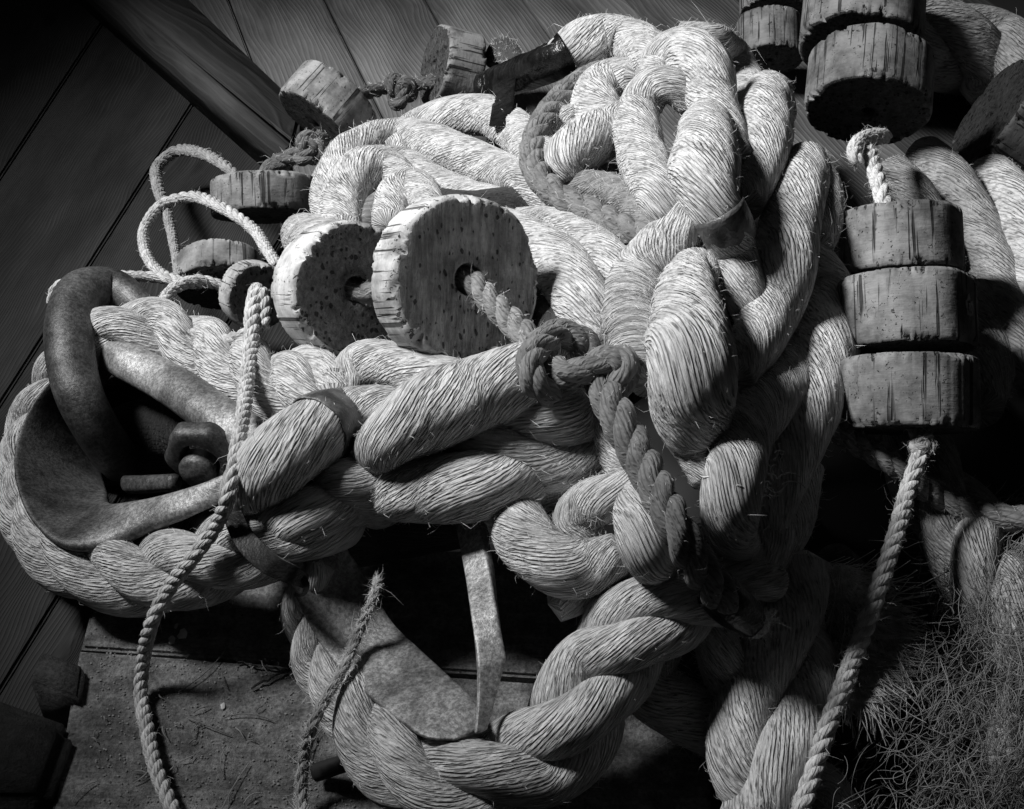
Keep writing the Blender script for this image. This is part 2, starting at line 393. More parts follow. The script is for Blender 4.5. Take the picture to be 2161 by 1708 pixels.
def thin_rope(parent, pts, mat=M_CORD, tint=1., hand=1, pitch=4.7, phase=0., yarns=6, nv_per=3, fuzz=120, off=.48, rs=.54, **kw):
    C = path(pts) if not isinstance(pts, np.ndarray) else pts
    Lr = float(C[:,3].mean())
    laid(parent, C, 3, pitch, phase, hand, off, rs, mat, tint, yarns=yarns, nv_per=nv_per, ds=max(.0016, Lr*.22), ridge=.07, lump=.04, fuzz=fuzz, fuzz_len=.003, **kw)
def sleeve(name, parent, C, mat, scale=1.05, n=48, th=.0012, wrinkle=.012, tint=1., round_end=False, ripple=0.):
    """tape wound round the path rows C"""
    C, s = resample(C, .003); P = C[:,:3] - np.array(parent.location); T, N, B = frames(P); rng = np.random.default_rng(3)
    a = 2*np.pi*np.arange(n)/n
    nz = 1 + wrinkle*sum(np.sin(m*a[None,:]+s[:,None]*q+f) for m, q, f in ((3,20,0),(5,-60,1),(2,90,2),(9,40,.5)))
    if ripple: nz = nz + ripple*np.floor((s[:,None]*90+a[None,:]/6.283) % 1 * 1.6)
    outer = P[:,None]+ (C[:,3][:,None]*scale*nz)[:,:,None]*(np.cos(a)[None,:,None]*N[:,None]+np.sin(a)[None,:,None]*B[:,None])
    inner = P[:,None]+ ((C[:,3][:,None]*scale*nz)-th)[:,:,None]*(np.cos(a)[None,:,None]*N[:,None]+np.sin(a)[None,:,None]*B[:,None])
    ring = np.concatenate((inner[:1], outer, inner[-1:]), 0)
    m = len(ring); V = ring.reshape(-1,3); idx = np.arange(m*n).reshape(m,n)
    q = np.stack((idx[:-1], np.roll(idx[:-1],-1,1), np.roll(idx[1:],-1,1), idx[1:]),-1).reshape(-1,4); tris = None
    if round_end:
        V = np.vstack((V, P[-1]+T[-1]*C[-1,3]*.3)); row = idx[-1]; tris = np.stack((row, np.roll(row,-1), np.full(n,len(V)-1)),-1)
    o = link(name, mesh_np(name, V, q, None, None, tris), mat, parent); o.color = (tint,)*3+(1,)
    return o
def sub(C, a, b):
    n = len(C); return C[int(a*(n-1)):int(b*(n-1))+1]
def bar(name, parent, secs, mat=M_METAL, flat=.42, n=36, tint=1., power=2.3, closed=False):
    """forged bar: each section is (ax, ay, alift, bx, by, blift): two edges of the bar; its thickness is flat x width"""
    rows = []
    for sc in secs: rows.append((*W(*sc[:3]), *W(*sc[3:6]), sc[6] if len(sc) > 6 else flat, sc[7] if len(sc) > 7 else 0.))
    rows = spline(rows, 14, closed); A = rows[:,:3]; Bp = rows[:,3:6]; flat = rows[:,6][:,None]; crown_shade = np.clip(rows[:,7],0,1); c = (A+Bp)/2; h = (A-Bp)/2
    T = np.gradient(c, axis=0); T /= np.linalg.norm(T,axis=1)[:,None]
    nn = np.cross(T, h); nn = nn/(np.linalg.norm(nn,axis=1)[:,None]+1e-9)*np.linalg.norm(h,axis=1)[:,None]*flat
    a = 2*np.pi*np.arange(n)/n; ca = np.sign(np.cos(a))*np.abs(np.cos(a))**(2/power); sa = np.sign(np.sin(a))*np.abs(np.sin(a))**(2/power)
    V = c[:,None]+ca[None,:,None]*h[:,None]+sa[None,:,None]*nn[:,None] - np.array(parent.location if parent else (0,0,0))
    m = len(V); idx = np.arange(m*n).reshape(m,n)
    q = np.stack((idx[:-1], np.roll(idx[:-1],-1,1), np.roll(idx[1:],-1,1), idx[1:]),-1).reshape(-1,4)
    V = V.reshape(-1,3); tris = []
    for e in (0,-1):
        row = idx[e]; V = np.vstack((V, V[row].mean(0)+ (T[e]*np.linalg.norm(h[e])*.25)*(1 if e else -1))); nx = np.roll(row,-1)
        tris.append(np.stack((row,nx,np.full(n,len(V)-1)),-1) if e else np.stack((nx,row,np.full(n,len(V)-1)),-1))
    me = mesh_np(name, V, q, None, None, np.vstack(tris)); at = me.attributes.new('crown_shade', 'FLOAT', 'POINT')
    at.data.foreach_set('value', np.concatenate((np.repeat(crown_shade, n), [crown_shade[0], crown_shade[-1]])).astype(np.float32))
    o = link(name, me, mat, parent); o.color = (tint,)*3+(1,)
    return o
def ribbon(name, parent, secs, mat, th=.0025, tint=1.): return bar(name, parent, secs, mat, .06, 20, tint, 6.)

def cork(px, py, lift, Rp, hp, ang, tilt, label, group, tint=1., grain=False, hole=.16, squash=0., chip=.028, seed=1, spin=0.):
    """ang: direction of the axis in the picture (degrees, 0 right, 90 up); tilt: how far it leans towards the viewer"""
    rng = np.random.default_rng(seed); c = W(px, py, lift); k = S(c); Rm = Rp*k; hm = hp*k
    ax = math.cos(R(tilt))*(math.cos(R(ang))*EX + math.sin(R(ang))*EU) + math.sin(R(tilt))*EB
    up = EU - np.dot(EU, ax)*ax; up /= np.linalg.norm(up); rt = np.cross(up, ax)
    t = thing('cork_float', label, 'cork float', c, group)
    n = 200; a = 2*np.pi*np.arange(n)/n; bv = .08*Rm; hr = hole*Rm
    prof = [(hr, -hm/2+.001), ] + [(hr+(Rm-bv-hr)*i/8., -hm/2) for i in range(1,9)]
    prof += [(Rm-bv+bv*math.sin(q), -hm/2+bv-bv*math.cos(q)) for q in np.linspace(.25,1.571,4)]
    prof += [(Rm, -hm/2+bv+(hm-2*bv)*i/14.) for i in range(1,14)]
    prof += [(Rm-bv+bv*math.sin(q), hm/2-bv+bv*math.cos(q)) for q in np.linspace(1.571,.25,4)]
    prof += [(hr+(Rm-bv-hr)*i/8., hm/2) for i in range(8,0,-1)] + [(hr, hm/2-.001)]
    prof = np.array(prof); m = len(prof)
    zz = prof[:,1][:,None]; rr = prof[:,0][:,None]
    wob = sum(rng.normal(0,1)*np.sin(f*a+rng.uniform(0,6.28)) for f in range(2,9))[None,:]*.006
    crk = np.zeros((1,n))
    for _ in range(16): crk = crk + np.exp(-((np.angle(np.exp(1j*(a-rng.uniform(0,6.28)))))/.018)**2)[None,:]*rng.uniform(.1,.6)
    edge = np.clip(1-np.abs(np.abs(zz)-hm/2+bv*.5)/(bv*.9),0,1)*(rr>Rm*.8)
    ero = sum(np.sin(f*a[None,:]+rng.uniform(0,6.28)+zz*rng.uniform(80,400))*wv for f,wv in ((5,1.3),(11,1),(17,.8),(29,.7),(43,.6),(67,.5)))/3.2
    ero = np.clip(ero, 0, 1)**1.4*3.2
    rad = rr*(1+wob*(rr>hr*1.5)) - (rr>Rm*.97)*crk*.016*Rm - edge*(np.abs(ero)*chip*Rm*2.2)
    zj = zz*(1 + squash*np.cos(a+1)[None,:]*.5) 
    V = np.stack((rad*np.cos(a)[None,:], rad*np.sin(a)[None,:], zj+0*a[None,:]), -1).reshape(-1,3)
    idx = np.arange(m*n).reshape(m,n); nx = np.roll(idx, -1, 0)
    q = np.stack((idx, np.roll(idx,-1,1), np.roll(nx,-1,1), nx),-1).reshape(-1,4)
    fm = np.repeat(((prof[:,0] < Rm*.95)).astype(int), n)
    o = link('body', mesh_np('cork', V, q, None, fm), [M_CS, M_CG if grain else M_CF], t); o.color = (tint,)*3+(1,)
    o.matrix_local = Matrix(np.column_stack((rt, up, ax)).tolist()).to_4x4() @ Matrix.Rotation(spin, 4, 'Z')
    t['_'] = 0; del t['_']
    return t, Rm, o
def paint_spot(co, ang, z, rx, ry, seed=0):
    t, Rm, o = co; rng = np.random.default_rng(seed); n = 16; q = 2*np.pi*np.arange(n)/n; k = 1+rng.normal(0,.18,n)
    V = [];
    for f in (.5, 1.):
        for i in range(n):
            aa = R(ang)+rx*f*k[i]*math.cos(q[i])/Rm; V.append((Rm*1.006*math.cos(aa), Rm*1.006*math.sin(aa), z+ry*f*k[i]*math.sin(q[i])))
    V.append((Rm*1.008*math.cos(R(ang)), Rm*1.008*math.sin(R(ang)), z)); ix = np.arange(n); nx = np.roll(ix,-1)
    p = link('paint_spot', mesh_np('paint_spot', V, np.stack((ix+n,nx+n,nx,ix),-1)[:, ::-1], None, None, np.stack((ix,nx,np.full(n,2*n)),-1)), M_FLAKE, t)
    p.matrix_local = o.matrix_local.copy()
def knot_path(px, py, lift, r, size, ang=0., sq=.8, n=90, lead=None):
    """a tight overhand knot (trefoil) with radius r photo px"""
    c = W(px, py, lift); k = S(c); t = np.linspace(.55, 2*np.pi+.2, n)
    x = np.sin(t)+2*np.sin(2*t); y = np.cos(t)-2*np.cos(2*t); z = -np.sin(3*t)*1.15
    ca, sa = math.cos(R(ang)), math.sin(R(ang))
    X = (x*ca-y*sq*sa)*size/3; Y = (x*sa+y*sq*ca)*size/3; Z = z*size/3
    P = c + k*(X[:,None]*EX + Y[:,None]*EU + Z[:,None]*EB)
    return np.column_stack((P, np.full(n, r*k)))

# ------------------------------------------------------------------ setting: boards and beam
def board(parent, corners, z, mat, th=.03, tint=1., name='plank', bev=.003):
    """corners in photo px laid on height z, in order near-left, near-right, far-right, far-left of the length direction"""
    P = [Vector(G(x, y, z)) for x, y in corners]; c = sum(P, Vector())/4
    ux = ((P[3]-P[0])+(P[2]-P[1])).normalized(); uy = Vector((-ux.y, ux.x, 0))
    bm = bmesh.new(); vs = [bm.verts.new(((p-c).dot(ux), (p-c).dot(uy), 0)) for p in P]
    f = bm.faces.new(vs)
    if f.normal.z < 0: f.normal_flip()
    bm.normal_update()
    if f.normal.z < 0: bmesh.ops.reverse_faces(bm, faces=[f])
    r = bmesh.ops.extrude_face_region(bm, geom=[f]); bmesh.ops.translate(bm, vec=(0,0,-th), verts=[v for v in r['geom'] if isinstance(v, bmesh.types.BMVert)])
    bmesh.ops.recalc_face_normals(bm, faces=bm.faces)
    te = [e for e in bm.edges if all(abs(v.co.z) < 1e-5 for v in e.verts)]
    bmesh.ops.bevel(bm, geom=te, offset=bev, segments=2, affect='EDGES')
    uvl = bm.loops.layers.uv.new('UVMap')
    for fc in bm.faces:
        for l in fc.loops: l[uvl].uv = (l.vert.co.x, l.vert.co.y)
    me = bpy.data.meshes.new(name); bm.to_mesh(me); bm.free()
    o = link(name, me, mat, parent); o.color = (tint,)*3+(1,)
    q = Matrix(((ux.x, uy.x, 0), (ux.y, uy.y, 0), (0,0,1))).to_4x4(); q.translation = c
    o.matrix_local = q
    return o
bm = bmesh.new(); bmesh.ops.create_grid(bm, x_segments=1, y_segments=1, size=4)
me = bpy.data.meshes.new('ground'); bm.to_mesh(me); bm.free()
gnd = struct(link('ground', me, M_DARK)); gnd.location = (0, 1, -.09)
fl = bpy.data.objects.new('floor', None); COL.objects.link(fl); struct(fl)
bpy.context.view_layer.update()
# pale deck boards at the back, running away from the viewer (their joints fan out towards us)
J = lambda a, s, y: a + s*y
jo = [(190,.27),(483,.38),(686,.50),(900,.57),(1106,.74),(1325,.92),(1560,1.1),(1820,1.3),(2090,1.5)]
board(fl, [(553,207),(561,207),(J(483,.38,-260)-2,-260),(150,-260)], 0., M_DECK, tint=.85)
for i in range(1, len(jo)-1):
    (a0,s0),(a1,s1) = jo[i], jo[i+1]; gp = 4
    board(fl, [(J(a0,s0,620)+gp,620),(J(a1,s1,620)-gp,620),(J(a1,s1,-260)-gp*.6,-260),(J(a0,s0,-260)+gp*.6,-260)], 0., M_DECK, tint=[.8,1.,1.08,1.,.86,.8,.3,.25][i])  # last two boards tinted dark in place of the shade at right
# dark boards on the left, a step lower, running up to the beam
dj = [(-300,-.66),(248,-.66),(547,-.64),(905,-.62),(1300,-.6)]
for i in range(len(dj)-1):
    (a0,s0),(a1,s1) = dj[i], dj[i+1]; gp = 2
    board(fl, [(J(a0,s0,1800)+gp,1800),(J(a1,s1,1800)-gp,1800),(J(a1,s1,-300)-gp,-300),(J(a0,s0,-300)+gp,-300)], -.045, M_DARK, tint=[1.,1.1,.9,.9][i])
# dusty boards at the front
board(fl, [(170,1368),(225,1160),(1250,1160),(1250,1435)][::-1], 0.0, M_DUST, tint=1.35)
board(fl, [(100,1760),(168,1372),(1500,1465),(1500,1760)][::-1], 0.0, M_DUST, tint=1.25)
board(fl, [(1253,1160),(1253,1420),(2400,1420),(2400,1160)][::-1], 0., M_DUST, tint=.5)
board(fl, [(1503,1440),(1503,1800),(2500,1800),(2500,1440)][::-1], 0., M_DUST, tint=.3)  # tinted dark in place of the shade below the net
t = thing('floor_beam', 'dark squared floor beam running down to the cork floats at upper left', 'beam', G(430,170,0))
def prism(name, parent, quad, z0, z1, mat, tint=1., bev=.006):
    P = [Vector(G(x,y,z1)) - parent.location for x, y in quad]; bm = bmesh.new()
    up = [bm.verts.new(p) for p in P]; dn = [bm.verts.new(p + Vector((0,0,z0-z1))) for p in P]
    bm.faces.new(up); bm.faces.new(dn[::-1])
    for i in range(4): bm.faces.new((up[i], dn[i], dn[(i+1)%4], up[(i+1)%4]))
    bmesh.ops.recalc_face_normals(bm, faces=bm.faces)
    bmesh.ops.bevel(bm, geom=list(bm.edges), offset=bev, segments=3, affect='EDGES')
    ux = (P[1]-P[0]).normalized(); uy = Vector((-ux.y, ux.x, 0)); uvl = bm.loops.layers.uv.new('UVMap')
    for f in bm.faces:
        for l in f.loops: l[uvl].uv = (l.vert.co.dot(ux), l.vert.co.dot(uy)+l.vert.co.z)
    for f in bm.faces: f.smooth = True
    me = bpy.data.meshes.new(name); bm.to_mesh(me); bm.free()
    o = link(name, me, mat, parent); o.color = (tint,)*3+(1,); return o
prism('beam_body', t, [(150,-90),(620,305),(640,225),(310,-90)], -.05, .03, M_BEAM, 1.)
prism('edge_strip', t, [(128,-90),(600,316),(619,304),(148,-90)], -.05, .022, M_BEAM, 1.5, .003)
pb = thing('loose_board', 'pale short board lying under the cork floats on the deck', 'board', G(760,330,.0))
prism('board_body', pb, [(560,500),(622,318),(795,232),(1180,240)][::-1] if False else [(600,470),(940,470),(1060,236),(700,290)], .004, .028, M_PALE, 1., .002)
wb = thing('wood_block', 'small square dark wood block on the floor at the lower left edge', 'wood block', G(115,1410,0))
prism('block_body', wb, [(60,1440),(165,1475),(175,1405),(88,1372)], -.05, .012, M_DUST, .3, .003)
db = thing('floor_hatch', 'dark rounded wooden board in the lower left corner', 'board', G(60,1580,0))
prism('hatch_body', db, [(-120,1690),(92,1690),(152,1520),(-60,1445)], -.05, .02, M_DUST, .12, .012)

# ------------------------------------------------------------------ heavy white ropes
HG = 'heavy white ropes of the heap'
# A  rope spliced round the left thimble
A = thing('heavy_rope', 'thick white rope round the left iron thimble, its splice below the front cork', 'rope', W(640,1100), HG)
eye = path([(860,1000,-10,60),(790,1045,-10,72),(700,1085,0,80),(580,1135,0,86),(450,1180,-10,90),(320,1212,-20,90),(190,1192,-45,84),(98,1125,-80,78),(62,1000,-110,70),(90,880,-105,66),(160,770,-50,66),(245,705,-10,68),(340,705,-5,74),(440,755,-10,80),(560,810,-15,84),(690,860,-25,84)])
laid(A, eye, 3, 5.6, .5, 1, fuzz=600)
o, C = strand(A, [(505,1075,0,40),(530,1030,55,66),(590,970,75,78),(660,915,70,76),(720,880,45,62),(800,865,15,52),(880,880,-10,48)], tw=-0.68, yarns=48)
sleeve('tape_band', A, sub(C,.52,.70), M_TAPE, 1.05)
strand(A, [(725,835,0,36),(760,775,20,52),(830,772,30,52),(910,800,30,54),(1000,830,10,58),(1060,870,0,50)], tw=-0.50, yarns=40)
strand(A, [(745,1005,-50,40),(785,965,20,52),(832,918,75,66),(900,875,95,82),(1000,835,95,84),(1090,800,75,74),(1170,775,40,62)], tw=-0.74, yarns=51)
strand(A, [(675,1012,20,20),(720,1015,60,48),(800,1025,80,66),(900,1030,85,76),(1000,1028,70,76),(1080,1015,30,68),(1150,990,-30,56),(1200,960,-90,44)], tw=-0.54, yarns=48)
strand(A, [(470,1150,10,56),(560,1115,30,66),(660,1085,35,64),(760,1060,20,52),(830,1060,0,40)], tw=-0.50, yarns=44)
strand(A, [(960,900,0,50),(1050,950,10,62),(1140,985,10,62),(1220,985,-10,54),(1290,960,-40,46)], tw=-0.50, tint=.85)
strand(A, [(1060,860,-10,60),(1150,880,0,66),(1240,880,-5,60),(1310,860,-20,50)], tw=-0.50, tint=.85)
strand(A, [(1000,960,-20,60),(1090,1010,-10,58),(1180,1030,-20,50)], tw=-0.54, tint=.85)
strand(A, [(600,800,-10,36),(645,770,10,44),(680,790,15,48),(700,850,5,50)], tw=-0.50, yarns=37)
# leather strap hanging round it
st = thing('strap', 'dark leather strap hooked round the left rope below its tape band', 'strap', W(560,1150,60))
ribbon('band', st, [(470,1090,150,510,1078,160),(484,1128,160,526,1112,168),(512,1172,158,556,1146,166),(560,1212,145,592,1176,155),(608,1232,128,628,1196,136),(642,1242,112,652,1214,116)], M_STRAP)
ribbon('curled_end', st, [(632,1222,120,645,1216,122),(640,1238,128,654,1234,128),(634,1254,122,642,1258,122),(622,1250,112,622,1260,112)], M_STRAP, tint=1.6)

t = thing('filler_rope', 'dark filler rope added underneath the splice to block light and blacken gaps', 'rope', W(850,1090))  # added filler: stops light reaching the floor under the splice
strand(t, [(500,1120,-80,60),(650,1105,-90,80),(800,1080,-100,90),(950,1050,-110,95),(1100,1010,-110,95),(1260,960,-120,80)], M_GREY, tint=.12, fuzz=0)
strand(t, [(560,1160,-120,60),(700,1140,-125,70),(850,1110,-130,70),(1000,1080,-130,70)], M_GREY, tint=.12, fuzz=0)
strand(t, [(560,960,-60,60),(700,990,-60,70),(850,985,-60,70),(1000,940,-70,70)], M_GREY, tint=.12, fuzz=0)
strand(t, [(120,960,-330,50),(220,950,-330,75),(330,915,-310,80),(440,900,-270,80),(540,930,-200,70)], M_GREY, tint=.06, fuzz=0)  # this strand and the next are added to blacken the thimble opening
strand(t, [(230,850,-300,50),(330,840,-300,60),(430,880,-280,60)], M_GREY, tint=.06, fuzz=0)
# B  arch of laid rope at the back, running under the corks
Bq = thing('heavy_rope', 'thick white rope arching round behind the front cork at the back of the heap', 'rope', W(900,350), HG)
strand(Bq, [(830,330,-40,36),(880,275,0,42),(957,246,15,44),(1030,246,15,44),(1095,285,10,46),(1150,340,0,46),(1220,400,-40,40)], tw=-0.50)
strand(Bq, [(690,480,0,30),(690,405,10,36),(720,340,20,40),(775,303,32,42),(845,288,42,40),(915,302,55,42),(985,332,65,43),(1055,360,58,42),(1120,388,25,38),(1180,450,-30,38)], tw=-0.54)
strand(Bq, [(712,450,-25,40),(722,385,-20,42),(765,350,-20,42),(850,355,-50,42),(905,385,-75,42),(965,412,-85,42),(1030,432,-90,42),(1120,450,-100,40)], tw=-0.50)
strand(Bq, [(725,490,25,40),(722,420,42,46),(752,370,52,48),(805,354,50,46),(848,385,25,42),(870,440,0,38)], tw=-0.61)
strand(Bq, [(822,475,30,38),(838,410,52,42),(868,396,54,42),(900,428,35,40),(915,480,10,36)], tw=-0.50)
tz = thing('filler_rope', 'dark filler rope added under the white arch to blacken the gap behind the front cork', 'rope', W(1050,440))  # added filler: keeps the gap below the arch black
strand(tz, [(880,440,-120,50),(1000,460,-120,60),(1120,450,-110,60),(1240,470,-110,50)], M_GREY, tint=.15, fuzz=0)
strand(Bq, [(640,500,-30,50),(690,520,-20,60),(760,540,-20,60)], tw=-0.50, tint=.8)
strand(Bq, [(1000,470,0,34),(1080,488,50,46),(1142,530,65,58),(1190,580,60,70),(1235,660,40,64),(1260,740,-10,50)], tw=-0.50)
strand(Bq, [(1090,465,10,26),(1165,472,30,36),(1240,512,35,44),(1295,565,30,48),(1320,620,10,46)], tw=-0.50, yarns=37)
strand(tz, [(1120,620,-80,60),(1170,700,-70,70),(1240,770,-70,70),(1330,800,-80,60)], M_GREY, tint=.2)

# C  the knot of strands on top
Ck = thing('heavy_rope', 'knot of thick white rope strands on top of the heap ending in black tape', 'rope', W(1400,260), HG)
strand(Ck, [(1165,128,10,34),(1190,118,30,44),(1225,100,42,56),(1275,88,48,58),(1330,95,45,54),(1375,125,35,46),(1400,170,10,40)], tw=-0.50)
strand(Ck, [(1430,75,20,30),(1490,88,35,40),(1540,118,30,42),(1572,170,-10,40),(1590,250,-80,40)], tw=-0.68)
strand(Ck, [(1362,175,15,26),(1390,128,50,42),(1440,115,72,58),(1485,150,80,62),(1503,215,74,54),(1525,280,60,50),(1545,335,35,44)], tw=-0.50, yarns=44)
strand(Ck, [(1500,225,45,30),(1492,265,85,54),(1489,320,95,70),(1488,365,97,76),(1497,408,90,66),(1512,440,84,56),(1527,467,82,54),(1548,535,82,50),(1568,605,66,47),(1585,650,30,44),(1600,680,-20,40)], tw=-0.50, yarns=44)
tapeC = path([(1501,420,88,60),(1514,443,85,57),(1528,470,81,56),(1541,498,73,55),(1551,522,66,54)])
sleeve('tape_band', Ck, sub(tapeC,.27,.74), M_TAPE, 1.03)
strand(Ck, [(1640,240,-40,40),(1625,200,30,50),(1616,240,60,56),(1617,305,62,54),(1602,368,45,46),(1570,432,15,40)], tw=-0.50)
strand(Ck, [(1345,165,25,40),(1295,172,42,50),(1258,208,50,54),(1275,258,48,52),(1330,285,40,40)], tw=-0.50)
strand(Ck, [(1460,215,-10,34),(1420,182,40,38),(1382,186,62,44),(1348,232,66,48),(1350,308,70,53),(1372,375,68,52),(1402,432,45,46),(1428,488,-15,40),(1448,530,-70,36)], tw=-0.50, yarns=44)
strand(Ck, [(1335,250,55,44),(1280,278,64,54),(1225,310,60,57),(1190,345,38,48),(1195,388,-10,36)], tw=-0.68)
strand(Ck, [(1150,285,0,26),(1180,255,25,28),(1215,250,30,30)], tw=-0.50, yarns=24)
strand(Ck, [(1205,390,-20,34),(1280,400,5,36),(1350,440,10,38),(1400,500,10,36)], M_GREY, tw=-0.50, tint=.9)
sleeve('tape_end', Ck, path([(1200,113,38,50),(1184,122,36,42),(1150,137,50,39),(1100,157,62,37),(1055,174,70,34),(1018,188,70,30)]), M_BLACK, 1.0, wrinkle=.02, round_end=True, ripple=.03)
ribbon('tape_tail', Ck, [(1040,160,128,1092,156,128),(1040,195,185,1087,188,185),(1038,228,200,1082,224,200),(1032,266,195,1070,268,195)], M_BLACK)
strand(Ck, [(1035,135,-10,20),(1055,108,-10,26),(1080,125,-10,26),(1095,165,-10,24)], M_GREY, tint=.25)

# D  right hand column: splice of the lower eye
D = thing('heavy_rope', 'thick white rope in a bulging column, looped round the lower iron thimble', 'rope', W(1450,1000), HG)
eye2 = path([(655,1180,-60,60),(655,1270,-30,64),(685,1380,-20,72),(755,1490,-10,84),(840,1600,0,98),(980,1655,0,108),(1120,1610,5,112),(1220,1510,10,112),(1275,1400,10,108),(1350,1320,15,98),(1470,1265,5,86),(1600,1210,-40,80)])
laid(D, eye2, 3, 5.4, 1.2, 1, fuzz=700)
strand(D, [(1470,548,10,36),(1450,600,65,58),(1452,680,98,82),(1460,780,110,96),(1462,870,100,86),(1482,950,65,60),(1505,1015,20,44)], tw=-0.68, yarns=44, ridge=.05)
strand(D, [(1470,440,10,40),(1415,515,45,62),(1352,590,52,68),(1334,660,52,68),(1350,740,45,62),(1378,800,10,50)], tw=[-.4,-.5,-1.6,-3.,-3.,-2.], yarns=44, ridge=.04)
strand(D, [(1700,340,-15,46),(1692,395,35,58),(1668,470,58,64),(1648,570,70,75),(1622,660,64,66),(1585,740,40,54),(1545,800,0,44)], tw=-0.54, yarns=44)
strand(D, [(1690,330,-20,40),(1725,380,0,44),(1738,450,-5,44),(1720,520,-20,40)], tw=-0.54)
strand(D, [(1700,760,-10,60),(1650,830,20,66),(1595,880,50,62),(1563,950,72,62),(1545,1030,76,66),(1540,1100,58,60),(1560,1150,0,44)], tw=-0.74, yarns=44)
strand(D, [(1690,520,-40,50),(1735,620,-15,70),(1735,720,-5,80),(1705,830,0,84),(1670,930,-10,72),(1640,1020,-20,62),(1600,1120,-30,56)], tw=-0.54, yarns=44)
strand(D, [(1690,980,-40,50),(1660,1100,-30,56),(1600,1180,-20,56),(1540,1230,-20,50)], tw=-0.54, tint=.9)
strand(D, [(1300,860,10,40),(1300,930,25,46),(1325,1000,25,42),(1350,1040,30,40),(1352,1090,55,60),(1365,1150,55,62),(1385,1205,25,44)], tw=-0.50, yarns=40)
strand(D, [(1370,1010,10,34),(1310,1040,30,46),(1245,1065,35,52),(1215,1100,25,50),(1230,1150,-10,44)], tw=-0.68, yarns=40)
strand(D, [(1030,930,-110,44),(1040,1000,-50,52),(1075,1075,10,60),(1120,1150,30,66),(1185,1195,35,66),(1250,1195,30,60),(1310,1170,0,48)], tw=-0.54, yarns=48)
strand(D, [(1170,1270,-50,44),(1280,1230,-45,50),(1400,1190,-40,56),(1520,1150,-40,56)], tw=-0.50, tint=.9)
strand(D, [(1540,560,-10,40),(1490,570,20,40),(1470,620,40,34)], tw=-0.50, tint=.8, yarns=34)

# E  tail of rope at lower right
E = thing('heavy_rope', 'two strands of thick white rope hanging down at the lower right beside the net', 'rope', W(1600,1550), HG)
strand(E, [(1700,1180,-30,56),(1680,1270,0,62),(1640,1360,15,66),(1590,1450,20,68),(1560,1540,15,66),(1560,1630,0,62),(1610,1710,-20,60)], tw=-0.50)
strand(E, [(1690,1340,-40,50),(1715,1420,-15,60),(1690,1520,5,68),(1640,1620,10,70),(1595,1720,5,72),(1570,1800,0,70)], tw=-0.50)
strand(E, [(1500,1300,-40,44),(1520,1380,-20,50),(1550,1460,-30,50)], tw=-0.50, tint=.9)
strand(E, [(1400,1330,-90,56),(1360,1430,-90,66),(1440,1500,-90,66),(1540,1560,-80,60)], tw=-0.50, tint=.8)
strand(E, [(1660,1640,-50,56),(1730,1670,-50,60),(1760,1740,-50,60)], tw=-0.50, tint=.7)

# F, G  background ropes on the right, their shade put into the strand tints
Fq = thing('heavy_rope', 'shadowed thick rope behind the cork floats at the upper right corner', 'rope', W(2050,130), HG)
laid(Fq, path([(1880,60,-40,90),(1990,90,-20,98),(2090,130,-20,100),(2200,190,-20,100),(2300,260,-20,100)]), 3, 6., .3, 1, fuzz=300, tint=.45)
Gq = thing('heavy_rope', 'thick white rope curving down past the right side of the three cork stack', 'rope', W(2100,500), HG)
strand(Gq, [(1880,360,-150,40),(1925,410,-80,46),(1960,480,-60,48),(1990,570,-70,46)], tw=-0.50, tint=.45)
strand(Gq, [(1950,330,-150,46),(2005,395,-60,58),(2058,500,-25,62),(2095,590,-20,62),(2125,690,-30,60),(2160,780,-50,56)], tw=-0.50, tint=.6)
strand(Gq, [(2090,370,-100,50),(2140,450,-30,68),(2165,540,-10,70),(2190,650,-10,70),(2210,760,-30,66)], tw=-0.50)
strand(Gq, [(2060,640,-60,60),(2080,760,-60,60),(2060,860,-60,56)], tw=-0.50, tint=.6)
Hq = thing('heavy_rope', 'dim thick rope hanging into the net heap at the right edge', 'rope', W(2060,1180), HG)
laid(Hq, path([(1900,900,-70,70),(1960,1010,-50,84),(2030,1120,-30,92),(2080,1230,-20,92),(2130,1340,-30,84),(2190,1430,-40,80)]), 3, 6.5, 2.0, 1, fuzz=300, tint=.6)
Iq = thing('heavy_rope', 'thick pale rope running under the net at the lower right corner', 'rope', W(2140,1640), HG)
laid(Iq, path([(2090,1500,-60,60),(2130,1600,-30,64),(2170,1720,-20,66),(2200,1800,-20,66)]), 3, 6., .7, 1, fuzz=300, tint=.8)

# ------------------------------------------------------------------ grey ropes
t = thing('grey_rope', 'weathered grey laid rope curving down in front of the white knot at its left', 'rope', W(1150,300,40), 'weathered grey ropes')
thin_rope(t, [(1270,150,-20,26),(1218,178,60,28),(1162,235,112,30),(1129,300,120,30),(1130,360,108,30),(1178,412,90,31),(1260,455,75,32),(1340,492,60,32),(1400,520,40,32)], M_GREY, .7, 1, 5.6, 0., 9, 3, 200, off=.40, rs=.61)
t = thing('grey_rope', 'weathered grey rope knotted in front of the big cork and ending in black tape', 'rope', W(1250,800,120), 'weathered grey ropes')
thin_rope(t, [(722,618,70,22),(770,622,85,26),(830,615,80,28),(900,592,60,28),(985,590,110,28),(1040,640,140,29),(1090,690,160,31),(1145,742,150,32)], M_GREY, .95, 1, 4.8, 0., 9, 3, 300, off=.41, rs=.61)
thin_rope(t, [(1165,835,110,28),(1126,806,165,31),(1120,757,195,32),(1150,720,205,33),(1192,705,195,33),(1232,722,165,32),(1248,752,120,30)], M_GREY, .7, 1, 5.2, 0., 9, 3, 110, off=.41, rs=.61)
thin_rope(t, [(1150,760,140,28),(1195,790,180,31),(1245,778,195,33),(1292,758,190,33),(1322,765,160,32),(1312,805,125,32),(1285,840,105,34)], M_GREY, .7, 1, 5.2, .6, 9, 3, 110, off=.41, rs=.61)
